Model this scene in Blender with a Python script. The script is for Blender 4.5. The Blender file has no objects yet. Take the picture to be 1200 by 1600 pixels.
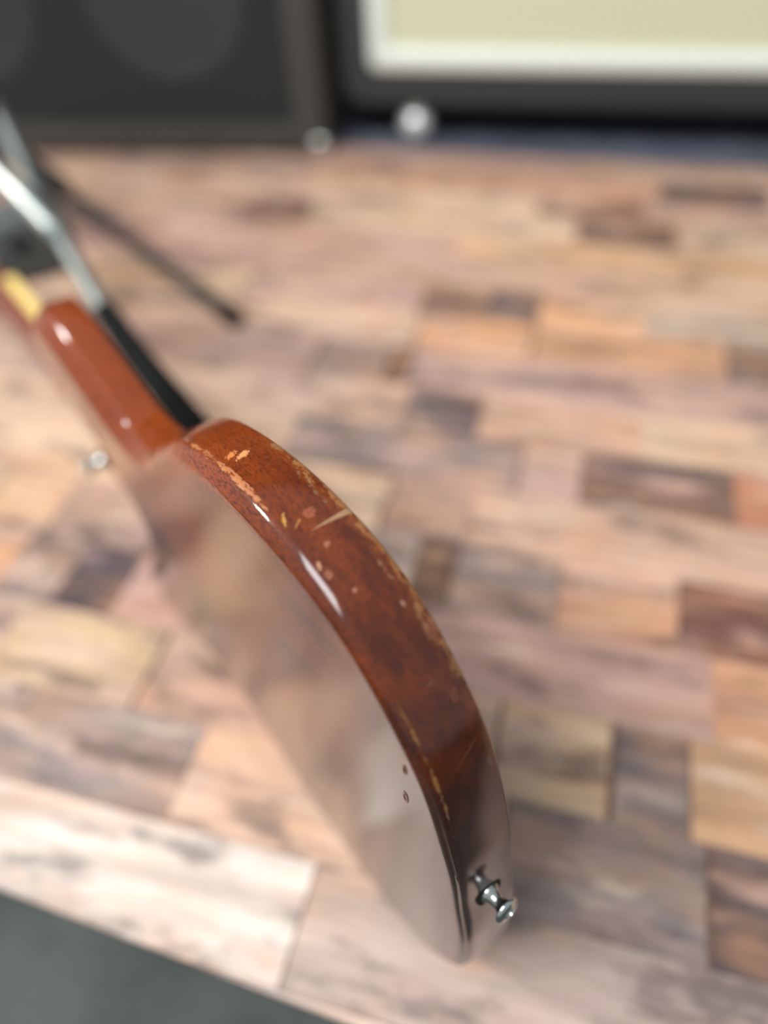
import bpy, bmesh, math, random
from mathutils import Vector, Matrix, noise

# ------------------------------------------------------------------ camera
FPX = 1173.88                      # focal length in pixels of the 1200x1600 frame
CX, CY = 600.0, 800.0
CAM_H = 0.52158
PITCH, ROLL = math.radians(46), math.radians(4)
_ct, _st, _cr, _sr = math.cos(PITCH), math.sin(PITCH), math.cos(ROLL), math.sin(ROLL)
FW = Vector((0, _ct, -_st)); RT0 = Vector((1, 0, 0)); DN0 = Vector((0, -_st, -_ct))
RT = RT0 * _cr + DN0 * _sr
DN = RT0 * -_sr + DN0 * _cr
CAM = Vector((0, 0, CAM_H))

scene = bpy.context.scene
COL = scene.collection
cd = bpy.data.cameras.new('camera')
cd.sensor_fit = 'VERTICAL'; cd.sensor_height = 36.0; cd.sensor_width = 27.0
cd.lens = FPX / 1600 * 36
cd.clip_start = 0.01
cd.dof.use_dof = True
cd.dof.focus_distance = 0.285
cd.dof.aperture_fstop = cd.lens / 13.2
cam = bpy.data.objects.new('camera', cd)
m3 = Matrix((RT, -DN, -FW)).transposed()
cam.matrix_world = Matrix.Translation(CAM) @ m3.to_4x4()
COL.objects.link(cam)
scene.camera = cam

# ------------------------------------------------------------------ world, lights, exposure
world = bpy.data.worlds.new('world'); scene.world = world; world.use_nodes = True
bg = world.node_tree.nodes['Background']
bg.inputs[0].default_value = (0.88, 0.93, 1.0, 1); bg.inputs[1].default_value = 0.6

def lamp(name, kind, energy, color, loc=None, aim=None, direction=None, **kw):
    l = bpy.data.lights.new(name, kind); l.energy = energy; l.color = color
    for k, v in kw.items(): setattr(l, k, v)
    o = bpy.data.objects.new(name, l); COL.objects.link(o)
    if loc: o.location = loc
    d = Vector(direction) if direction else Vector(aim) - Vector(loc)
    o.rotation_euler = d.to_track_quat('-Z', 'Y').to_euler()
    return o
lamp('sun', 'SUN', 1.7, (1.0, 0.95, 0.87), direction=(0.80, -0.24, -0.55), angle=math.radians(4))
lamp('window_light', 'AREA', 125, (0.99, 0.99, 1.0), loc=(-1.25, -0.45, 2.75), aim=(0.2, 1.0, 0.1), shape='RECTANGLE', size=1.6, size_y=1.5)

vs = scene.view_settings
vs.view_transform = 'Standard'; vs.look = 'None'; vs.gamma = 1.0; vs.use_curve_mapping = False
vs.exposure = -0.22
try:
    scene.cycles.use_denoising = True
    scene.cycles.max_bounces = 8
except Exception:
    pass

# ------------------------------------------------------------------ helpers
def ray(px, py): return RT * ((px - CX) / FPX) + DN * ((py - CY) / FPX) + FW
def at(px, py, z): return CAM + ray(px, py) * z              # z = depth along the view axis
def on_floor(px, py, z=0.0):
    d = ray(px, py); return CAM + d * (-(CAM_H - z) / d.z)

def srgb(r, g, b):
    f = lambda c: (c / 255 / 12.92) if c / 255 <= 0.04045 else ((c / 255 + 0.055) / 1.055) ** 2.4
    return (f(r), f(g), f(b), 1.0)

def setp(o, label=None, category=None, group=None, kind=None):
    for k, v in (('label', label), ('category', category), ('group', group), ('kind', kind)):
        if v: o[k] = v
    return o

def empty(name, loc=(0, 0, 0), rotz=0.0):
    o = bpy.data.objects.new(name, None); COL.objects.link(o)
    o.empty_display_size = 0.05
    o.location = loc; o.rotation_euler = (0, 0, rotz)
    return o

def link(name, bm, mat, parent=None, smooth=True, angle=None):
    bmesh.ops.recalc_face_normals(bm, faces=bm.faces)
    me = bpy.data.meshes.new(name); bm.to_mesh(me); bm.free()
    for p in me.polygons: p.use_smooth = smooth
    if smooth and angle is not None:
        me.set_sharp_from_angle(angle=math.radians(angle))
    if mat: me.materials.append(mat)
    o = bpy.data.objects.new(name, me); COL.objects.link(o)
    if parent: o.parent = parent
    return o

def box(bm, c, s, bevel=0.0, seg=2):
    r = bmesh.ops.create_cube(bm, size=1.0, matrix=Matrix.Translation(c) @ Matrix.Diagonal((s[0], s[1], s[2], 1)))
    if bevel:
        es = list({e for v in r['verts'] for e in v.link_edges})
        bmesh.ops.bevel(bm, geom=es, offset=bevel, segments=seg, affect='EDGES', profile=0.5)
    return bm

def tube(bm, pts, rad, n=14, caps=True):
    pts = [Vector(p) for p in pts]
    rads = rad if isinstance(rad, (list, tuple)) else [rad] * len(pts)
    rings = []; up = Vector((0, 0, 1)); prev = None
    for i, p in enumerate(pts):
        t = (pts[min(i + 1, len(pts) - 1)] - pts[max(i - 1, 0)]).normalized()
        a = prev - t * prev.dot(t) if prev else (up.cross(t) if abs(t.z) < 0.95 else Vector((1, 0, 0)).cross(t))
        a.normalize(); prev = a; b = t.cross(a)
        rings.append([bm.verts.new(p + (a * math.cos(2 * math.pi * k / n) + b * math.sin(2 * math.pi * k / n)) * rads[i]) for k in range(n)])
    for r0, r1 in zip(rings, rings[1:]):
        for k in range(n): bm.faces.new((r0[k], r0[(k + 1) % n], r1[(k + 1) % n], r1[k]))
    if caps:
        bm.faces.new(rings[0][::-1]); bm.faces.new(rings[-1])
    return bm

def smooth_path(pts, n=8):
    P = [Vector(p) for p in pts]; P = [P[0] * 2 - P[1]] + P + [P[-1] * 2 - P[-2]]
    out = []
    for i in range(1, len(P) - 2):
        a, b, c, d = P[i - 1:i + 3]
        for k in range(n):
            t = k / n
            out.append(0.5 * (2 * b + (c - a) * t + (2 * a - 5 * b + 4 * c - d) * t * t + (3 * b - a - 3 * c + d) * t ** 3))
    return out + [P[-2]]

def lathe(bm, prof, mat4, n=24):
    rings = []
    for r, z in prof:
        rings.append([bm.verts.new(mat4 @ Vector((r * math.cos(2 * math.pi * k / n), r * math.sin(2 * math.pi * k / n), z))) for k in range(n)])
    for r0, r1 in zip(rings, rings[1:]):
        for k in range(n): bm.faces.new((r0[k], r0[(k + 1) % n], r1[(k + 1) % n], r1[k]))
    bm.faces.new(rings[0][::-1]); bm.faces.new(rings[-1])
    return bm

# ------------------------------------------------------------------ materials
class NT:
    """tiny node builder"""
    def __init__(s, name):
        s.m = bpy.data.materials.new(name); s.m.use_nodes = True
        s.t = s.m.node_tree; s.b = s.t.nodes['Principled BSDF']
    def n(s, typ, **kw):
        nd = s.t.nodes.new(typ)
        for k, v in kw.items(): setattr(nd, k, v)
        return nd
    def put(s, sock, v):
        if hasattr(v, 'is_linked') or isinstance(v, bpy.types.NodeSocket): s.t.links.new(v, sock)
        elif v is not None: sock.default_value = v
    def math(s, op, a, b=None, c=None, clamp=False):
        nd = s.n('ShaderNodeMath', operation=op, use_clamp=clamp)
        for i, v in enumerate((a, b, c)): s.put(nd.inputs[i], v)
        return nd.outputs[0]
    def mix(s, f, a, b, mode='MIX'):
        nd = s.n('ShaderNodeMix', data_type='RGBA', blend_type=mode)
        s.put(nd.inputs[0], f); s.put(nd.inputs[6], a); s.put(nd.inputs[7], b)
        return nd.outputs[2]
    def noise(s, vec, scale, detail=3, rough=0.55):
        nd = s.n('ShaderNodeTexNoise'); s.put(nd.inputs['Vector'], vec)
        nd.inputs['Scale'].default_value = scale; nd.inputs['Detail'].default_value = detail; nd.inputs['Roughness'].default_value = rough
        return nd.outputs[0]
    def mapping(s, vec, loc=(0, 0, 0), rot=(0, 0, 0), scale=(1, 1, 1), typ='POINT'):
        nd = s.n('ShaderNodeMapping', vector_type=typ); s.put(nd.inputs[0], vec)
        nd.inputs[1].default_value = loc; nd.inputs[2].default_value = rot; nd.inputs[3].default_value = scale
        return nd.outputs[0]
    def rng(s, v, a, b, c=0.0, d=1.0, smooth=True):
        nd = s.n('ShaderNodeMapRange', interpolation_type='SMOOTHSTEP' if smooth else 'LINEAR')
        for i, q in enumerate((v, a, b, c, d)): s.put(nd.inputs[i], q)
        return nd.outputs[0]
    def set(s, **kw):
        for k, v in kw.items(): s.put(s.b.inputs[k.replace('_', ' ')], v)
        return s
    def bump(s, h, strength=0.2, dist=0.001):
        nd = s.n('ShaderNodeBump'); nd.inputs['Strength'].default_value = strength; nd.inputs['Distance'].default_value = dist
        s.t.links.new(h, nd.inputs['Height']); s.t.links.new(nd.outputs[0], s.b.inputs['Normal'])

def simple(name, col, rough=0.5, metal=0.0, nscale=60, var=0.15, bump=0.0, spec=None):
    k = NT(name); tc = k.n('ShaderNodeTexCoord').outputs['Object']
    nz = k.noise(tc, nscale, 4)
    dark = tuple(c * (1 - var) for c in col[:3]) + (1,); lite = tuple(min(1, c * (1 + var)) for c in col[:3]) + (1,)
    k.set(Base_Color=k.mix(nz, dark, lite), Roughness=rough, Metallic=metal)
    if spec is not None: k.b.inputs['Specular IOR Level'].default_value = spec
    if bump: k.bump(nz, bump)
    return k.m

M_chrome = simple('chrome', srgb(212, 222, 219), 0.38, 1.0, 30, 0.05)
M_silver = simple('bright_silver', srgb(240, 244, 240), 0.3, 0.55, 60, 0.04)
M_nickel = simple('nickel', srgb(190, 195, 190), 0.2, 1.0, 200, 0.08)
M_rubber = simple('black_rubber', srgb(17, 19, 19), 0.85, 0, 300, 0.2, 0.1, spec=0.15)
M_blackpaint = simple('black_painted_steel', srgb(22, 21, 20), 0.55, 0, 120, 0.15)
M_plastic = simple('dark_grey_plastic', srgb(84, 90, 90), 0.6, 0, 90, 0.15)
M_tolex = simple('black_tolex', srgb(52, 56, 57), 0.5, 0, 500, 0.35, 0.3)
M_cabvinyl = simple('charcoal_vinyl', srgb(66, 66, 62), 0.65, 0, 500, 0.3, 0.3)
M_baffle = simple('dark_baffle', srgb(34, 34, 33), 0.9, 0, 80, 0.2)
M_wire = simple('dark_grille_wire', srgb(50, 51, 50), 0.75, 0.0, 80, 0.15)
M_cone = simple('grey_paper_cone', srgb(190, 202, 204), 0.6, 0, 90, 0.12)
M_piping = simple('white_trim', srgb(232, 240, 230), 0.45, 0, 60, 0.03)
M_grille = simple('cream_grille_cloth', srgb(205, 206, 172), 0.9, 0, 400, 0.05)
M_weave = simple('cream_grille_cord', srgb(226, 228, 196), 0.85, 0, 200, 0.06)
M_felt = simple('black_felt', srgb(18, 17, 17), 0.95, 0, 800, 0.3)
M_cream = simple('aged_cream_binding', srgb(250, 216, 132), 0.35, 0, 90, 0.12)
M_rosewood = simple('rosewood', srgb(60, 38, 28), 0.5, 0, 200, 0.3)
M_scuff = simple('scuffed_lacquer', srgb(104, 70, 60), 0.3, 0, 300, 0.2)
M_blackplate = simple('black_pickguard', srgb(18, 18, 18), 0.25, 0, 60, 0.1)

# ------------------------------------------------------------------ guitar geometry (millimetres: u across, v towards the neck, w back -> front)
THICK = 30.16
GR = ((-0.12777682, -0.60630217, 0.78488953), (-0.73155257, -0.47674622, -0.48736506), (-0.66969646, 0.63647412, 0.38263213))
GT = (30.50797, 166.04505, 312.30971)
def g2w(u, v, w):
    c = [GR[i][0] * u + GR[i][1] * v + GR[i][2] * w + GT[i] for i in range(3)]
    return CAM + (RT * c[0] + DN * c[1] + FW * c[2]) * 0.001
HALF = [(0, -2.6), (43.66, -1.8), (100.09, 8.85), (146.61, 42.72), (163.77, 95.6), (158.57, 156.39), (134.11, 203.64), (112.11, 236.43),
        (108.65, 270.41), (122.34, 306.95), (137.65, 344.12), (143.73, 380.04), (128, 409), (104, 411), (80, 388), (56, 352), (36, 330), (27, 326)]
def outline():
    n = 12
    P = [(-HALF[1][0], HALF[1][1])] + HALF + [(2 * HALF[-1][0] - HALF[-2][0], HALF[-1][1])]
    c = []
    for i in range(1, len(P) - 2):
        for k in range(n):
            t = k / n; a, b, d, e = P[i - 1:i + 3]
            c.append(tuple(0.5 * (2 * b[j] + (d[j] - a[j]) * t + (2 * a[j] - 5 * b[j] + 4 * d[j] - e[j]) * t * t + (3 * b[j] - a[j] - 3 * d[j] + e[j]) * t ** 3) for j in (0, 1)))
    c.append(HALF[-1])
    s = [0.0]
    for p, q in zip(c, c[1:]): s.append(s[-1] + math.hypot(q[0] - p[0], q[1] - p[1]))
    full = c + [(-p[0], p[1]) for p in c[:0:-1]]
    ss = s + [-q for q in s[:0:-1]]
    return full, ss
OUT, OUTS = outline()
NO = len(OUT)
def normal_at(i):
    p, q = OUT[(i - 1) % NO], OUT[(i + 1) % NO]
    t = (q[0] - p[0], q[1] - p[1]); l = math.hypot(*t) or 1
    return (t[1] / l, -t[0] / l)            # outward
def sstep(x, a, b):
    t = min(1, max(0, (x - a) / (b - a))); return t * t * (3 - 2 * t)

# ------------------------------------------------------------------ the floor: planks, carpet
YAW = math.radians(-18)
E1 = Vector((math.cos(YAW), math.sin(YAW), 0)); E2 = Vector((-math.sin(YAW), math.cos(YAW), 0))
edge_pt = (on_floor(0, 1392) + on_floor(540, 1602)) / 2
T0 = edge_pt.dot(E2)
N_ROWS = 17
far_pt = (on_floor(600, 237) + on_floor(1200, 259)) / 2
PW = (far_pt.dot(E2) - T0) / N_ROWS          # boards run from under the near carpet to the one under the amplifiers
T0 -= PW; N_ROWS += 1

def plank_material():
    k = NT('distressed_plank')
    oi = k.n('ShaderNodeObjectInfo')
    geo = k.n('ShaderNodeNewGeometry').outputs['Position']
    off = k.n('ShaderNodeCombineXYZ'); k.put(off.inputs[2], k.math('MULTIPLY', oi.outputs['Random'], 37.0)); k.put(off.inputs[0], k.math('MULTIPLY', oi.outputs['Random'], 11.0))
    rot = k.mapping(geo, rot=(0, 0, -YAW))
    vec = k.n('ShaderNodeVectorMath', operation='ADD'); k.put(vec.inputs[0], rot); k.put(vec.inputs[1], off.outputs[0])
    v = vec.outputs[0]
    grain = k.noise(k.mapping(v, scale=(5, 60, 5)), 1.0, 6, 0.65)
    blot = k.noise(k.mapping(v, scale=(11, 38, 6)), 1.0, 5, 0.65)
    tint = k.noise(k.mapping(v, loc=(4, 9, 2), scale=(9, 24, 6)), 1.0, 4, 0.55)
    rv = k.n('ShaderNodeValToRGB'); k.put(rv.inputs[0], oi.outputs['Random'])
    cr = rv.color_ramp; cr.elements[0].color = srgb(210, 172, 152); cr.elements[1].color = srgb(218, 180, 154)
    for q_, cc_ in ((0.2, (204, 166, 156)), (0.4, (222, 174, 142)), (0.6, (196, 164, 150)), (0.8, (224, 190, 166))):
        el_ = cr.elements.new(q_); el_.color = srgb(*cc_)
    patch = k.noise(k.mapping(v, loc=(7, 3, 1), scale=(6, 26, 6)), 1.0, 5, 0.62)
    thr = k.math('SUBTRACT', 0.62, k.math('MULTIPLY', oi.outputs['Alpha'], 0.30))
    pm = k.rng(k.math('SUBTRACT', patch, thr), -0.10, 0.12)
    base = k.mix(k.math('MULTIPLY', pm, k.rng(oi.outputs['Alpha'], 0.0, 0.3)), rv.outputs[0], oi.outputs['Color'])
    c = k.mix(k.rng(tint, 0.45, 0.68), base, k.mix(0.38, base, srgb(228, 168, 122)))
    c = k.mix(k.rng(tint, 0.46, 0.3), c, k.mix(0.5, base, srgb(196, 160, 156)))
    c = k.mix(k.rng(blot, 0.50, 0.68, 0, 0.9), c, k.mix(0.75, base, srgb(62, 56, 58)))
    c = k.mix(k.rng(blot, 0.45, 0.25, 0, 0.7), c, srgb(240, 214, 186))
    c = k.mix(k.rng(grain, 0.3, 0.7, 0.0, 0.6), c, k.mix(0.7, c, srgb(90, 64, 52)))
    k.set(Base_Color=c, Roughness=0.42)
    k.b.inputs['Specular IOR Level'].default_value = 0.45
    k.bump(grain, 0.15, 0.0006)
    return k.m
M_plank = plank_material()
M_sub = simple('dark_joint', srgb(130, 106, 92), 0.9, 0, 60, 0.2)
def carpet_material(name='grey_carpet', ca=srgb(66, 72, 70), cb=srgb(92, 97, 95)):
    k = NT(name); tc = k.n('ShaderNodeTexCoord').outputs['Object']
    a = k.noise(tc, 9, 3); b = k.noise(tc, 900, 2)
    c = k.mix(k.rng(a, 0.35, 0.7), ca, cb)
    c = k.mix(k.math('MULTIPLY', b, 0.4), c, srgb(50, 54, 52))
    k.set(Base_Color=c, Roughness=0.95); k.b.inputs['Specular IOR Level'].default_value = 0.1
    k.bump(b, 0.5, 0.002)
    return k.m

floor = empty('floor'); setp(floor, kind='structure')
fl_len, n_rows, x0, x1 = 4.4, N_ROWS, -2.3, 2.1
bm = bmesh.new(); box(bm, (0, 0, 0), (x1 - x0 + 0.02, PW * n_rows, 0.01))
sub = link('subfloor', bm, M_sub, floor, smooth=False)
sub.location = E1 * ((x0 + x1) / 2) + E2 * (T0 + PW * n_rows / 2) + Vector((0, 0, -0.0085)); sub.rotation_euler = (0, 0, YAW)

PAL = [srgb(212, 178, 152), srgb(206, 168, 150), srgb(214, 170, 134), srgb(196, 164, 148), srgb(220, 190, 160), srgb(184, 156, 142), srgb(210, 160, 124), srgb(202, 178, 160)]
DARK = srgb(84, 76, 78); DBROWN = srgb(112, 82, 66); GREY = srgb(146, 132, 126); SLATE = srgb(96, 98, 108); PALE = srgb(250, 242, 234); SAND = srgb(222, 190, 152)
# pieces of board that read in the photograph: (x from, x to, y) in the frame -> colour
SPOTS = [(655, 760, 478, DBROWN), (760, 845, 478, DARK), (1030, 1200, 300, DARK), (540, 640, 570, DBROWN), (640, 765, 612, DARK), (500, 620, 540, GREY),
         (1140, 1235, 592, DARK), (905, 1150, 770, DARK), (1150, 1290, 800, srgb(190, 128, 100)), (600, 740, 790, GREY), (660, 720, 850, DBROWN), (690, 880, 880, GREY),
         (1060, 1260, 1010, srgb(110, 72, 64)), (860, 1060, 990, srgb(216, 164, 134)), (900, 1080, 1290, GREY), (1118, 1400, 1400, DARK), (820, 960, 1190, srgb(160, 130, 112)),
         (100, 190, 930, DARK), (0, 100, 905, GREY), (-60, 300, 1190, GREY), (230, 330, 850, DBROWN), 
         (840, 1010, 320, srgb(140, 106, 92)), (60, 200, 320, GREY), (380, 480, 330, DBROWN), (700, 840, 400, srgb(226, 184, 146)), (440, 560, 390, srgb(226, 184, 150)),
         (900, 1060, 370, DBROWN), (0, 120, 760, SAND), (0, 260, 1000, SAND), (780, 960, 1130, SAND), (620, 820, 700, GREY), (440, 600, 700, GREY), (700, 1000, 690, srgb(206, 170, 146)),
         (760, 1110, 1440, GREY), (280, 400, 420, SAND), (420, 560, 470, srgb(204, 170, 150)), (860, 1010, 480, srgb(226, 170, 126)), (640, 830, 545, srgb(226, 168, 126))]
rows = {}
for xa, xb, y, c in SPOTS:
    a, b = on_floor(xa, y), on_floor(xb, y)
    r = int(((a + b).dot(E2) / 2 - T0) / PW)
    rows.setdefault(r, []).append((a.dot(E1), b.dot(E1), c))
rnd = random.Random(11)
mesh_cache = {}
def plank_mesh(L):
    key = round(L, 2)
    if key not in mesh_cache:
        bm = bmesh.new(); box(bm, (0, 0, -0.002), (key - 0.0005, PW - 0.0005, 0.004), 0.0004, 1)
        me = bpy.data.meshes.new('plank'); bm.to_mesh(me); bm.free(); me.materials.append(M_plank)
        mesh_cache[key] = me
    return mesh_cache[key], key
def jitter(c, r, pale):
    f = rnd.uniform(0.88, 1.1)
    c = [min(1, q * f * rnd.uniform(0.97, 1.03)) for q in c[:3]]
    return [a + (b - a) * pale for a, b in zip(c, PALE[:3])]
for r in range(n_rows):
    fixed = sorted(rows.get(r, []))
    cuts = []; pos = x0 + rnd.uniform(0, 0.2)
    pos = x0
    for a, b, c in fixed + [(x1, None, None)]:
        gap = a - pos
        if gap > 0.03:
            n = max(1, round(gap / rnd.uniform(0.42, 0.62)))
            w = [rnd.uniform(0.7, 1.3) for _ in range(n)]; tot = sum(w)
            for q in w: cuts.append((pos, pos + gap * q / tot, None)); pos += gap * q / tot
        if b is not None and b > pos: cuts.append((pos, b, c)); pos = b
    pale = 0.62 if r < 2 else 0.22 if r < 3 else 0.0  # nearest rows whitened, most at left: bright pool of light painted in
    for a, b, c in cuts:
        me, L = plank_mesh(b - a)
        o = bpy.data.objects.new('plank', me); COL.objects.link(o); o.parent = floor
        o.location = E1 * ((a + b) / 2) + E2 * (T0 + PW * (r + 0.5)) + Vector((0, 0, -rnd.uniform(0, 0.0004)))
        o.rotation_euler = (0, 0, YAW)
        midx = (a + b) / 2
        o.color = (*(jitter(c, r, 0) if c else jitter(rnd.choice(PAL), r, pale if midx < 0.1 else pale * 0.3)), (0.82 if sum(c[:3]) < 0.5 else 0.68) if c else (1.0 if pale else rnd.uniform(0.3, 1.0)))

bm = bmesh.new(); box(bm, (0, 0, 0), (x1 - x0, 1.6, 0.006), 0.002, 2)
carpet = link('carpet', bm, carpet_material(), None, smooth=False)
CY2 = math.radians(-21.1)
carpet.location = edge_pt + Vector((math.sin(CY2), -math.cos(CY2), 0)) * 0.8 + Vector((0, 0, 0.0031)); carpet.rotation_euler = (0, 0, CY2)
setp(carpet, 'dark grey flat carpet in the lower left corner beyond the plank edge', 'carpet')
bm = bmesh.new(); c2_depth = on_floor(530, 170, 0.058).dot(E2) + 0.60 - (T0 + PW * n_rows)
box(bm, (0, 0, 0), (x1 - x0, c2_depth, 0.006), 0.0015, 2)
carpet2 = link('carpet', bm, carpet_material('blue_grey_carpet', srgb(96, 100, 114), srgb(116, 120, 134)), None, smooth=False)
carpet2.location = E1 * ((x0 + x1) / 2) + E2 * (T0 + PW * n_rows + c2_depth / 2 + 0.0005) + Vector((0, 0, -0.003)); carpet2.rotation_euler = (0, 0, YAW)
setp(carpet2, 'blue-grey carpet strip in the shade under the cream-fronted amplifier', 'carpet')

# ------------------------------------------------------------------ guitar
def lacquer_material():
    k = NT('worn_red_brown_lacquer')
    sw = k.n('ShaderNodeAttribute', attribute_name='rim').outputs['Vector']        # s along the rim, w depth, inset (mm)
    sep = k.n('ShaderNodeSeparateXYZ'); k.put(sep.inputs[0], sw); S, W, I = sep.outputs
    uvw = k.n('ShaderNodeAttribute', attribute_name='uvw').outputs['Vector']
    # mahogany: long soft figure along v, short dark pores
    fig = k.noise(k.mapping(uvw, scale=(0.09, 0.016, 0.11)), 1.0, 4, 0.6)
    pore = k.noise(k.mapping(uvw, scale=(1.3, 0.30, 1.3)), 1.0, 4, 0.7)
    fine = k.noise(k.mapping(uvw, scale=(3.0, 1.2, 3.0)), 1.0, 2, 0.6)
    c = k.mix(k.rng(fig, 0.33, 0.68), srgb(70, 24, 5), srgb(110, 46, 5))
    c = k.mix(k.rng(S, 170, 300, 0, 0.8), c, k.mix(0.65, c, srgb(164, 70, 4)))  # sunlit orange of the waist and horn painted into the base colour
    c = k.mix(k.math('MULTIPLY', k.rng(pore, 0.45, 0.64, 0, 0.85), k.rng(I, 2.0, -1.0, 0.65, 1.0)), c, srgb(38, 11, 6))
    c = k.mix(k.rng(fine, 0.5, 0.8, 0, 0.4), c, srgb(164, 80, 26))
    # shade painted into the colour: redder and darker round the butt end
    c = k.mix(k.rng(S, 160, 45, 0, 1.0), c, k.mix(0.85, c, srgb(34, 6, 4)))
    # --- wear along the front arris
    n1 = k.noise(k.mapping(sw, scale=(0.13, 0.22, 0.2)), 1.0, 5, 0.7)
    n2 = k.noise(k.mapping(sw, loc=(40, 3, 0), scale=(0.8, 1.0, 0.5)), 1.0, 4, 0.7)
    dF = k.math('SUBTRACT', THICK, W)
    amtF = k.math('MULTIPLY', k.rng(S, 70, 165), k.rng(S, 262, 225))
    wF = k.math('MULTIPLY', k.rng(n1, 0.40, 0.66), k.math('MULTIPLY_ADD', amtF, 6.8, 0.9))
    mF = k.rng(k.math('SUBTRACT', wF, k.math('ADD', dF, k.math('MULTIPLY', n2, 2.2))), -0.4, 0.15)
    # --- wear along the back arris (w about 6)
    dB = k.math('ABSOLUTE', k.math('SUBTRACT', I, 0.6))
    amtB = k.math('ADD', k.math('MULTIPLY', k.math('MULTIPLY', k.rng(S, 196, 225), k.rng(S, 300, 262)), 1.0), k.math('MULTIPLY', k.math('MULTIPLY', k.rng(S, 50, 80), k.rng(S, 140, 120)), 0.62))
    wB = k.math('MULTIPLY', k.rng(n1, 0.36, 0.62), k.math('MULTIPLY_ADD', amtB, 2.6, 0.15))
    mB = k.rng(k.math('SUBTRACT', wB, k.math('ADD', dB, k.math('MULTIPLY', n2, 1.8))), -0.3, 0.2)
    wearF = k.mix(n2, srgb(74, 58, 34), srgb(146, 118, 78))
    wearB = k.mix(n2, srgb(140, 66, 24), srgb(205, 138, 82))
    wearB = k.mix(k.rng(S, 150, 130), wearB, srgb(140, 96, 46))
    c = k.mix(k.math('MULTIPLY', mF, 0.85), c, wearF)
    c = k.mix(k.math('MULTIPLY', mB, 0.9), c, wearB)
    # orange rubbed halo beside the worn arrises
    halo = k.math('MULTIPLY', k.rng(dF, 7, 0.5), k.math('MULTIPLY', amtF, k.rng(n1, 0.35, 0.6)))
    c = k.mix(k.math('MULTIPLY', halo, 0.5), c, srgb(176, 98, 30))
    # --- single marks: (s, w, angle, half length, half width, kind)
    def ell(s0, w0, ang, a, b):
        mp = k.mapping(sw, loc=(s0, w0, 0), rot=(0, 0, math.radians(ang)), scale=(a, b, 1e4), typ='TEXTURE')
        ln = k.n('ShaderNodeVectorMath', operation='LENGTH'); k.put(ln.inputs[0], mp)
        return ln.outputs[1], mp
    total = k.math('MAXIMUM', mF, mB)
    # tapered bare scratch across the rim
    d, mp = ell(194.3, 21.6, 93, 8.6, 1.5)
    sx = k.n('ShaderNodeSeparateXYZ'); k.put(sx.inputs[0], mp)
    wid = k.rng(sx.outputs[0], -1, 0.9, 0.05, 1.0, False)
    dd = k.math('SUBTRACT', k.math('ABSOLUTE', sx.outputs[1]), wid)
    inside = k.math('MULTIPLY', k.rng(dd, 0.1, -0.15), k.rng(k.math('ABSOLUTE', sx.outputs[0]), 1.02, 0.94))
    c = k.mix(k.math('MULTIPLY', inside, k.rng(n2, 0.25, 0.5, 0.6, 1)), c, srgb(150, 116, 84))
    total = k.math('MAXIMUM', total, inside)
    for s0, w0, ang, a, b, col, ring in [(250.5, 13.0, 60, 2.6, 1.6, srgb(214, 132, 66), 0), (246.6, 16.2, 70, 3.4, 1.7, srgb(226, 156, 96), 0), (201.6, 17.2, 20, 2.1, 1.9, srgb(176, 86, 42), 1),
                                    (204.5, 8.6, 25, 2.6, 0.6, srgb(226, 176, 80), 0), (200.2, 11.4, 60, 2.8, 0.35, srgb(200, 140, 66), 0), (143.5, 26.6, 10, 3.0, 2.1, srgb(150, 92, 70), 1), (119, 23.0, 5, 2.4, 1.4, srgb(140, 84, 66), 1),
                                    (155.5, 23.2, 0, 1.4, 0.5, srgb(190, 150, 130), 0), (187, 14.2, 30, 1.2, 0.8, srgb(196, 140, 110), 1), (177.5, 8.0, 10, 1.6, 1.2, srgb(196, 120, 84), 1), (97, 18.5, 62, 5.4, 0.28, srgb(120, 66, 46), 0),
                                    (128, 17.5, 80, 1.6, 0.3, srgb(150, 100, 76), 0), (86, 26.5, 0, 2.4, 1.0, srgb(110, 76, 64), 0), (168, 12, 70, 1.0, 0.6, srgb(205, 150, 120), 0), (182, 7.5, 10, 1.8, 0.7, srgb(225, 170, 130), 0)]:
        d, _ = ell(s0, w0, ang, a, b)
        d = k.math('ADD', d, k.math('MULTIPLY', k.math('SUBTRACT', n2, 0.5), 4.0))
        mk = k.rng(d, 1.05, 0.8)
        if ring: mk = k.math('MULTIPLY', mk, k.rng(d, 0.35, 0.7, 0.25, 1.0))
        mk = k.math('MULTIPLY', mk, 0.8 if s0 > 240 else 0.5)
        c = k.mix(mk, c, col); total = k.math('MAXIMUM', total, mk)
    # ding on the back face
    rough = k.rng(fine, 0.3, 0.8, 0.05, 0.10)
    rough = k.math('MULTIPLY_ADD', total, 0.35, rough)
    k.set(Base_Color=c, Roughness=0.45)
    k.b.inputs['Specular IOR Level'].default_value = 0.1
    k.b.inputs['Coat Weight'].default_value = 1.0
    k.put(k.b.inputs['Coat Roughness'], rough)
    k.b.inputs['Coat IOR'].default_value = 1.5
    dent = k.math('MULTIPLY', total, -1.0)
    hgt = k.math('ADD', dent, k.math('MULTIPLY', fine, 0.10))
    bn = k.n('ShaderNodeBump'); bn.inputs['Strength'].default_value = 0.5; bn.inputs['Distance'].default_value = 0.00035
    k.put(bn.inputs['Height'], hgt)
    k.put(k.b.inputs['Normal'], bn.outputs[0]); k.put(k.b.inputs['Coat Normal'], bn.outputs[0])
    return k.m
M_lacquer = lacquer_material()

guitar = empty('electric_guitar', g2w(-164, 95.6, 15) * 1.0)
guitar.location.z = 0.0
setp(guitar, 'red-brown lacquered electric guitar with worn edges, balanced on its side in the foreground', 'guitar')
bpy.context.view_layer.update()
GINV = Matrix.Translation(guitar.location).inverted()
def gp(u, v, w): return GINV @ g2w(u, v, w)

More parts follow.
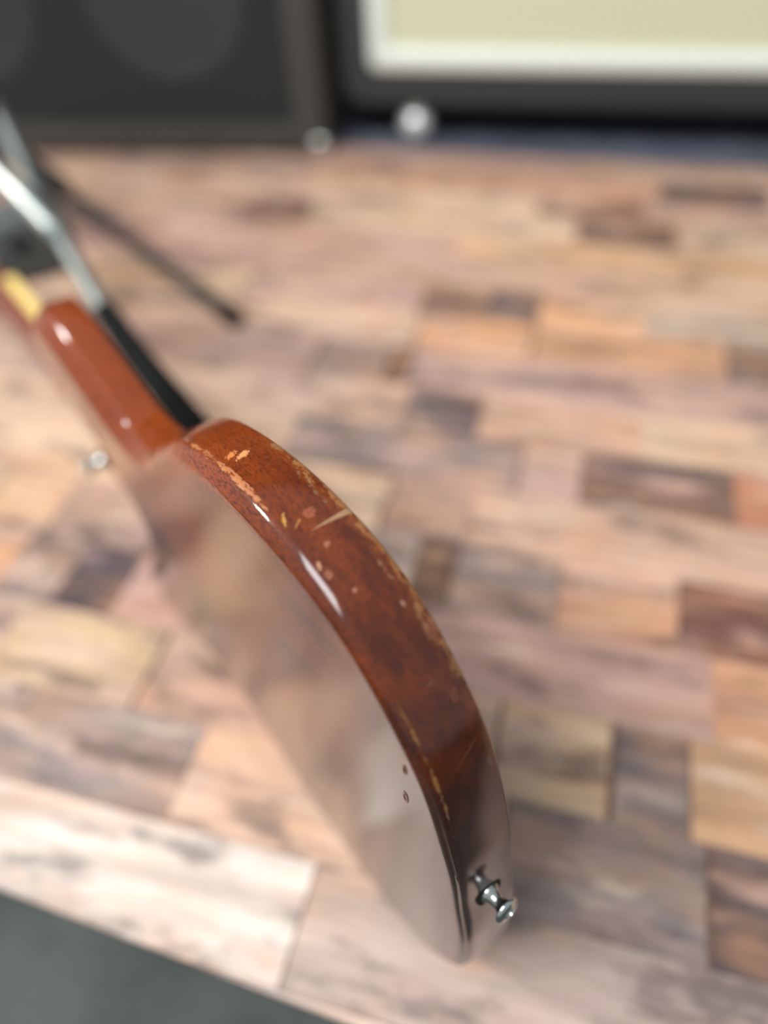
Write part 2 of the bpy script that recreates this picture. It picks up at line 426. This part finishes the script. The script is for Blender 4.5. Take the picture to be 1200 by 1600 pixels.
def build_body():
    bm = bmesh.new()
    rim = bm.verts.layers.float_vector.new('rim'); uvw = bm.verts.layers.float_vector.new('uvw')
    prof = []
    for k in range(0, 5): prof.append(('c', k / 4))
    for k in range(0, 6): prof.append(('b', k / 5))
    for k in range(1, 8): prof.append(('m', k / 8))
    for k in range(0, 5): prof.append(('f', k / 4 * math.pi / 2))
    rings = []
    def bw(i):
        v = OUT[i][1]; return 5.6 + 5.0 * sstep(v, 215, 300) - 2.4 * (1 - sstep(v, 10, 110))
    def hh(i):
        v = OUT[i][1]; return 6.0 + 4.5 * sstep(v, 215, 300) - 2.8 * (1 - sstep(v, 10, 110))
    def add(i, ins, w):
        n = normal_at(i); u, v = OUT[i][0] - n[0] * ins, OUT[i][1] - n[1] * ins
        # a hand-sanded rim is never perfectly true
        wob = noise.noise(Vector((OUT[i][0] * 0.02, OUT[i][1] * 0.02, w * 0.05))) * 0.35
        u += n[0] * wob; v += n[1] * wob
        vt = bm.verts.new(gp(u, v, w)); vt[rim] = (OUTS[i], w, (w - hh(i)) - max(0.0, ins)); vt[uvw] = (u, v, w)
        return vt
    rings.append([add(i, bw(i) + 3.4, 0.0) for i in range(NO)])
    for kind, a in prof:
        ring = []
        for i in range(NO):
            b = bw(i); h = hh(i); f = 2.0
            L = math.hypot(b, h); cu, cw = -b / L, h / L          # chamfer direction, back -> rim
            if kind == 'c':                                        # eased corner where chamfer meets the back
                q0, q1, q2 = (b + 2.2, 0), (b, 0), (b + cu * 2.2, cw * 2.2)
                ins, w = [(1 - a) ** 2 * q0[j] + 2 * a * (1 - a) * q1[j] + a * a * q2[j] for j in (0, 1)]
            elif kind == 'b':                                      # eased corner where chamfer meets the rim
                q0, q1, q2 = (-cu * 2.6, h - cw * 2.6), (0, h), (0, h + 2.8)
                ins, w = [(1 - a) ** 2 * q0[j] + 2 * a * (1 - a) * q1[j] + a * a * q2[j] for j in (0, 1)]
            elif kind == 'm': ins, w = -0.4 * math.sin(a * math.pi), h + 2.8 + (THICK - f - h - 2.8) * a
            else: ins, w = f * (1 - math.cos(a)), THICK - f + f * math.sin(a)
            ring.append(add(i, ins, w))
        rings.append(ring)
    rings.append([add(i, 3.2, THICK) for i in range(NO)])
    for r0, r1 in zip(rings, rings[1:]):
        for i in range(NO): bm.faces.new((r0[i], r0[(i + 1) % NO], r1[(i + 1) % NO], r1[i]))
    bm.faces.new(rings[0][::-1]); bm.faces.new(rings[-1])
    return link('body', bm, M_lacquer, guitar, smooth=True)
body = build_body()

def plane_poly(name, pts, w0, w1, mat, parent, bevel=0.0):
    bm = bmesh.new()
    a = [bm.verts.new(gp(u, v, w0)) for u, v in pts]; b = [bm.verts.new(gp(u, v, w1)) for u, v in pts]
    n = len(pts)
    for i in range(n): bm.faces.new((a[i], a[(i + 1) % n], b[(i + 1) % n], b[i]))
    bm.faces.new(a[::-1]); bm.faces.new(b)
    return link(name, bm, mat, parent, smooth=False)

# neck: D-shaped back, bound fingerboard, headstock
NT_W, NT_U = 0.044, 0.016
def neck_pt(u, v, w):
    return gp(u + NT_U * (v - 330), v, w + NT_W * (v - 330))
bm = bmesh.new(); rings = []
for v in range(300, 781, 24):
    hw = 27.5 - 6.0 * (v - 300) / 480
    ring = []
    for k in range(13):
        a = math.pi * k / 12
        ring.append(bm.verts.new(neck_pt(hw * math.cos(a), v, 31.0 - (20.0 if v > 440 else 25) * math.sin(a) ** 0.8)))
    rings.append(ring)
for r0, r1 in zip(rings, rings[1:]):
    for k in range(13): bm.faces.new((r0[k], r0[(k + 1) % 13], r1[(k + 1) % 13], r1[k]))
bm.faces.new(rings[0][::-1]); bm.faces.new(rings[-1])
M_neck = simple('red_brown_neck_lacquer', srgb(116, 52, 30), 0.25, 0, 40, 0.2)
neck = link('neck', bm, M_neck, guitar, smooth=True, angle=50)
def neck_slab(name, v0, v1, wa, wb, dw, mat, parent, h0, h1, inner=None):
    bm = bmesh.new(); ring = []
    for v, h in ((v0, h0), (v1, h1)):
        ring.append([bm.verts.new(neck_pt(u, v, w)) for u, w in ((-h, wa), (h, wa), (h, wb), (h - 3, wb + dw), (-h + 3, wb + dw), (-h, wb))])
    for k in range(6): bm.faces.new((ring[0][k], ring[0][(k + 1) % 6], ring[1][(k + 1) % 6], ring[1][k]))
    bm.faces.new(ring[0][::-1]); bm.faces.new(ring[1])
    return link(name, bm, mat, parent, smooth=False)
fb = neck_slab('fingerboard', 300, 780, 31.2, 38.6, 0.9, M_rosewood, guitar, 25.6, 19.8)
for sgn in (1, -1):
    bm = bmesh.new(); ring = []
    for v in (300, 780):
        h = 28.6 - 6.0 * (v - 300) / 480
        ring.append([bm.verts.new(neck_pt(sgn * u, v, w)) for u, w in ((h - 2.6, 26.0), (h + 0.2, 26.0), (h + 0.2, 38.2), (h - 1.4, 39.6), (h - 2.6, 39.6))])
    for k in range(5): bm.faces.new((ring[0][k], ring[0][(k + 1) % 5], ring[1][(k + 1) % 5], ring[1][k]))
    bm.faces.new(ring[0][::-1]); bm.faces.new(ring[1])
    link('binding', bm, M_cream, fb, smooth=False)
hs = [(-21, 778), (21, 778), (34, 812), (37, 920), (20, 936), (0, 928), (-20, 936), (-37, 920), (-34, 812)]
bm = bmesh.new()
def head_pt(u, v, w): return neck_pt(u, v, w - 0.24 * (v - 778))
a = [bm.verts.new(head_pt(u, v, 19)) for u, v in hs]; b = [bm.verts.new(head_pt(u, v, 33)) for u, v in hs]
for i in range(len(hs)): bm.faces.new((a[i], a[(i + 1) % len(hs)], b[(i + 1) % len(hs)], b[i]))
bm.faces.new(a[::-1]); bm.faces.new(b)
link('headstock', bm, M_neck, guitar, smooth=False)
# front hardware
plane_poly('pickguard', [(-24, 322), (-60, 300), (-78, 250), (-70, 205), (-20, 150), (60, 150), (70, 215), (40, 250), (24, 322)], THICK, THICK + 2.2, M_blackplate, guitar)
plane_poly('pickup', [(-34, 170), (34, 170), (34, 190), (-34, 190)], THICK + 2.2, THICK + 9, M_felt, guitar)
plane_poly('bridge', [(-50, 118), (50, 122), (50, 134), (-50, 130)], THICK + 4, THICK + 14, M_nickel, guitar)
def frame_at(base, axis):
    q = axis.to_track_quat('Z', 'Y'); return Matrix.Translation(base) @ q.to_matrix().to_4x4()
def gdir(u, v, w): return (gp(u, v, w) - gp(0, 0, 0)).normalized()
for u, v in ((-95, 108), (-118, 70)):
    bm = bmesh.new(); lathe(bm, [(0.0115, 0), (0.0115, 0.004), (0.0095, 0.014), (0.008, 0.0155)], frame_at(gp(u, v, THICK), gdir(0, 0, 1)), 20)
    link('knob', bm, M_blackplate, guitar, angle=40)

def strap_button(base, axis, k=1.0):
    bm = bmesh.new()
    m = frame_at(base, axis) @ Matrix.Scale(k, 4)
    lathe(bm, [(0.0052, 0.0010), (0.0052, 0.0018), (0.0038, 0.0034), (0.0032, 0.0058), (0.0032, 0.0084), (0.0046, 0.0106), (0.0066, 0.0114), (0.0067, 0.0122), (0.0058, 0.0132), (0.0030, 0.0138), (0.0028, 0.0130)], m, 28)
    b = link('strap_button', bm, M_nickel, guitar, angle=60)
    bm = bmesh.new(); lathe(bm, [(0.0074, -0.0006), (0.0076, 0.0004), (0.0074, 0.0011), (0.0060, 0.0012)], m, 28)
    link('felt_washer', bm, M_felt, b, angle=60)
    return b
b1 = strap_button(gp(1, -2.4, 15), gdir(0.06, -1, 0.03), 0.92); b1['label'] = 'nickel strap button screwed into the butt end'
b2 = strap_button(neck_pt(2, 418, 5.5), gdir(0, 0, -1), 1.15)
b2['label'] = 'silver strap button on the back of the neck heel'

DINGS = ((65, 23, 3.4), (91, 19, 2.6))
# shallow dings in the lacquer of the back
for u, v, r in DINGS:
    bm = bmesh.new(); m = frame_at(gp(u, v, -0.05), gdir(0, 0, -1))
    rings = []
    for rr, z in ((r, 0.0), (r * 0.72, 0.35), (r * 0.45, 0.0)):
        rings.append([bm.verts.new(m @ Vector((rr * 0.5 * math.cos(q * math.pi / 8) * 0.001, rr * 1.5 * math.sin(q * math.pi / 8) * 0.001, z * 0.001))) for q in range(16)])
    for r0, r1 in zip(rings, rings[1:]):
        for q in range(16): bm.faces.new((r0[q], r0[(q + 1) % 16], r1[(q + 1) % 16], r1[q]))
    link('ding', bm, M_scuff, body)

# ------------------------------------------------------------------ guitar stand behind the guitar
stand = empty('guitar_stand', on_floor(-30, 430)); setp(stand, 'chrome and black tubular guitar stand behind the guitar at the left edge', 'guitar stand')
bpy.context.view_layer.update()
SI = Matrix.Translation(stand.location).inverted()
def sp(px, py, z): return SI @ at(px, py, z)
path = [sp(352, 727, .52), sp(303, 667, .55), sp(253, 605, .60), sp(207, 547, .65), sp(165, 487, .70)]
bm = bmesh.new(); pp = smooth_path(path); tube(bm, pp, [0.0115] * (len(pp) - 2) + [0.0112, 0.0105], 18)
link('rubber_sleeve', bm, M_rubber, stand, angle=50)
path = [sp(190, 523, .675), sp(165, 487, .70), sp(127, 424, .75), sp(94, 368, .80), sp(56, 296, .88), sp(32, 244, .94), sp(-10, 160, 1.03)]
bm = bmesh.new(); tube(bm, smooth_path(path), 0.0085, 18); link('support_tube', bm, M_chrome, stand, angle=50)
path = [sp(82, 356, .785), sp(40, 312, .80), sp(0, 272, .82), sp(-60, 215, .85)]
bm = bmesh.new(); tube(bm, smooth_path(path), 0.0105, 18); link('brace_tube', bm, M_chrome, stand, angle=50)
# folding bracket: dark moulded block the tubes plug into
bm = bmesh.new()
c = sp(46, 376, .90)
q = (RT * 1.0).normalized()
box(bm, (0, 0, 0), (0.098, 0.06, 0.085), 0.018, 4)
bmesh.ops.rotate(bm, verts=bm.verts, cent=(0, 0, 0), matrix=Matrix.Rotation(math.radians(28), 3, 'Z'))
bmesh.ops.translate(bm, verts=bm.verts, vec=c)
br = link('bracket', bm, M_plastic, stand, angle=50)
bm = bmesh.new(); lathe(bm, [(0.012, 0), (0.012, 0.004), (0.009, 0.009), (0.004, 0.0095)], frame_at(c + Vector((0.0, -0.028, 0.012)), Vector((0.35, -0.9, 0.2))), 18)
link('bolt', bm, M_blackpaint, br, angle=40)
# legs meeting in an upper hub out of frame to the left
hub = at(-25, 205, 1.04)
foot_pts = [on_floor(376, 512), Vector((hub.x - 0.12, hub.y + 0.22, 0)), Vector((hub.x - 0.28, hub.y - 0.14, 0))]
bm = bmesh.new(); tube(bm, [SI @ (hub + Vector((0, 0, -0.03))), SI @ (hub + Vector((0, 0, 0.05)))], 0.024, 20); link('hub', bm, M_blackpaint, stand, angle=40)
for fp in foot_pts:
    top = hub + (fp - hub) * 0.03
    end = fp + Vector((0, 0, 0.009)); d = (end - top)
    bm = bmesh.new()
    pts = [top, top + d * 0.30, top + d * 0.315, end - d.normalized() * 0.012]
    tube(bm, [SI @ p for p in pts], [0.016, 0.016, 0.0092, 0.0088], 14)
    lg = link('leg', bm, M_blackpaint, stand, angle=50)
    bm = bmesh.new(); e2 = end - d.normalized() * 0.016
    tube(bm, [SI @ (end - d.normalized() * 0.034), SI @ (end - d.normalized() * 0.03), SI @ (end - d.normalized() * 0.004), SI @ end], [0.0095, 0.0118, 0.012, 0.009], 14)
    link('rubber_foot', bm, M_rubber, lg, angle=50)
bm = bmesh.new(); tube(bm, [SI @ (hub + Vector((0, 0, 0.04))), SI @ (hub + Vector((-0.06, 0.03, 0.62)))], 0.0095, 16); link('post', bm, M_chrome, stand, angle=40)

# ------------------------------------------------------------------ amplifiers behind
def rot_axes(deg):
    a = math.radians(deg); return Vector((math.cos(a), math.sin(a), 0)), Vector((-math.sin(a), math.cos(a), 0))

# cream-fronted combo on chrome casters. local frame: x right, y away, z up; origin on the floor under the front left corner
AYAW = -15.0
zb = 0.058
corner = on_floor(530, 170, zb); corner.z = 0
amp = empty('guitar_amplifier', corner, math.radians(AYAW))
setp(amp, 'black combo amplifier with cream woven grille and white trim on casters', 'amplifier')
AW, AD, AH = 0.98, 0.27, 0.52
bm = bmesh.new()
rr = 0.042; n = 6
def rounded_rect(x0, x1, z0, z1, r, n=6):
    pts = []
    for cx_, cz_, a0 in ((x1 - r, z0 + r, -90), (x1 - r, z1 - r, 0), (x0 + r, z1 - r, 90), (x0 + r, z0 + r, 180)):
        for k in range(n + 1):
            a = math.radians(a0 + 90 * k / n); pts.append((cx_ + r * math.cos(a), cz_ + r * math.sin(a)))
    return pts
def ring_loft(bm, rings, cap0=False, cap1=False):
    R = [[bm.verts.new(p) for p in r] for r in rings]; n = len(R[0])
    for a, b in zip(R, R[1:]):
        for i in range(n): bm.faces.new((a[i], a[(i + 1) % n], b[(i + 1) % n], b[i]))
    if cap0: bm.faces.new(R[0][::-1])
    if cap1: bm.faces.new(R[-1])
prof = [(0.0, AD, 0.042), (0.0, 0.018, 0.042)] + [(0.018 * (1 - math.cos(a)), 0.018 * (1 - math.sin(a)), 0.042) for a in [math.pi / 10 * k for k in range(1, 6)]] + [(0.057, 0.0, 0.03), (0.059, 0.004, 0.03), (0.059, 0.03, 0.03)]
rings = []
for ins, y, r in prof:
    rings.append([(x, y, z) for x, z in rounded_rect(ins, AW - ins, zb + ins, zb + AH - ins, max(0.012, r - ins * 0.5))])
ring_loft(bm, rings, True, True)
link('cabinet', bm, M_tolex, amp, angle=40)
# white trim: frame of four rounded strips
ti, tw = 0.060, 0.034
bm = bmesh.new()
o = []; 
for ins, y in ((ti, 0.028), (ti, 0.002), (ti + 0.005, -0.004), (ti + tw - 0.006, -0.004), (ti + tw, 0.001), (ti + tw, 0.028)):
    o.append([(x, y, z) for x, z in rounded_rect(ins, AW - ins, zb + ins, zb + AH - ins, 0.016)])
ring_loft(bm, o); link('trim_frame', bm, M_piping, amp, angle=50)
gi = ti + tw - 0.002
bm = bmesh.new(); box(bm, (AW / 2, 0.016, zb + AH / 2), (AW - 2 * gi, 0.008, AH - 2 * gi)); cloth = link('grille_cloth', bm, M_grille, amp, smooth=False)
bm = bmesh.new(); p = 0.0145
x = gi + 0.004
while x < AW - gi:
    box(bm, (x, 0.0112, zb + AH / 2), (0.0078, 0.003, AH - 2 * gi)); x += p
z = zb + gi + 0.004
while z < zb + AH - gi:
    box(bm, (AW / 2, 0.0098, z), (AW - 2 * gi, 0.003, 0.0078)); z += p
wv = link('grille_weave', bm, M_weave, cloth, smooth=False); wv['kind'] = 'stuff'
bm = bmesh.new(); box(bm, (AW / 2, AD / 2, zb + AH + 0.018), (0.2, 0.03, 0.014), 0.005, 3)
for sx in (-0.1, 0.1): box(bm, (AW / 2 + sx, AD / 2, zb + AH + 0.008), (0.02, 0.034, 0.03), 0.004, 2)
link('handle', bm, M_tolex, amp, angle=40)
for cxl, cyl in ((0.135, 0.028), (AW - 0.135, 0.028), (0.135, AD - 0.04), (AW - 0.135, AD - 0.04)):
    bm = bmesh.new()
    lathe(bm, [(0.016, zb + 0.002), (0.016, zb - 0.004), (0.007, zb - 0.005), (0.007, zb - 0.016)], Matrix.Translation((cxl, cyl, 0)), 16)
    cs = link('caster', bm, M_chrome, amp, angle=40)
    bm = bmesh.new()
    bmesh.ops.create_uvsphere(bm, u_segments=24, v_segments=14, radius=0.028, matrix=Matrix.Translation((cxl, cyl, 0.028)))
    bmesh.ops.bisect_plane(bm, geom=bm.verts[:] + bm.edges[:] + bm.faces[:], plane_co=(cxl + 0.002, cyl, 0.03), plane_no=(1, 0.2, 0.1))
    link('ball_wheel', bm, M_silver, cs)

# charcoal speaker cabinet, local frame as above with the origin under its front RIGHT corner
corner = on_floor(512, 244)
cab = empty('speaker_cabinet', corner, math.radians(-11.0))
setp(cab, 'charcoal speaker cabinet with dark grille and pale cones at the upper left', 'speaker cabinet')
CW, CD, CH = 0.90, 0.33, 0.62
fr = 0.052
bm = bmesh.new()
rings = []
for ins, y, r in [(0, CD, 0.015), (0, 0.012, 0.015), (0.004, 0.004, 0.013), (0.012, 0.0, 0.012), (fr, 0.0, 0.006), (fr, 0.045, 0.006)]:
    rings.append([(x - CW, y, z) for x, z in rounded_rect(ins, CW - ins, 0.002 + ins, CH - ins, r, 4)])
ring_loft(bm, rings, True, False); link('cabinet', bm, M_cabvinyl, cab, angle=40)
bm = bmesh.new(); box(bm, (-CW / 2, 0.052, CH / 2), (CW - 2 * fr + 0.004, 0.012, CH - 2 * fr + 0.004)); link('baffle', bm, M_baffle, cab, smooth=False)
for sx in (-0.262, -0.638):
    for sz in (0.252,) if True else ():
        m = Matrix.Translation((sx, 0.040, sz)) @ Matrix.Rotation(math.radians(90), 4, 'X')
        bm = bmesh.new(); lathe(bm, [(0.138, -0.004), (0.138, 0.004), (0.128, 0.007), (0.122, 0.004), (0.118, -0.001), (0.05, -0.022), (0.046, -0.016), (0.03, -0.009), (0.008, -0.006)], m, 40)
        link('speaker_cone', bm, M_cone, cab, angle=60)
# woven steel grille in front of the cones
bm = bmesh.new(); p = 0.0100
x = -CW + fr
while x < -fr:
    box(bm, (x, 0.020, CH / 2), (0.0046, 0.002, CH - 2 * fr)); x += p
z = fr
while z < CH - fr:
    box(bm, (-CW / 2, 0.018, z), (CW - 2 * fr, 0.002, 0.0046)); z += p
g = link('grille', bm, M_wire, cab, smooth=False); g['kind'] = 'stuff'
# dark wall added behind the two amplifiers to block world light under them
bm = bmesh.new(); box(bm, (0, 0, 1.2), (6.0, 0.08, 2.4))
wall = link('added_wall_back', bm, simple('added_dark_wall_paint', srgb(70, 72, 76), 0.9, 0, 20, 0.1), None, smooth=False)
wall.location = amp.location + E2 * 0.66 + Vector((0, 0, -0.004)); wall.rotation_euler = (0, 0, YAW)
setp(wall, kind='structure')
# metal corner protectors
for cx_, cz_, sx, sz in ((0, 0.002, -1, 1), (-CW, 0.002, 1, 1), (0, CH, -1, -1), (-CW, CH, 1, -1)):
    bm = bmesh.new()
    box(bm, (cx_ + sx * 0.014, 0.014, cz_ + sz * 0.014 + (0.0 if sz < 0 else 0)), (0.032, 0.032, 0.030), 0.008, 3)
    link('corner_protector', bm, M_nickel, cab, angle=50)
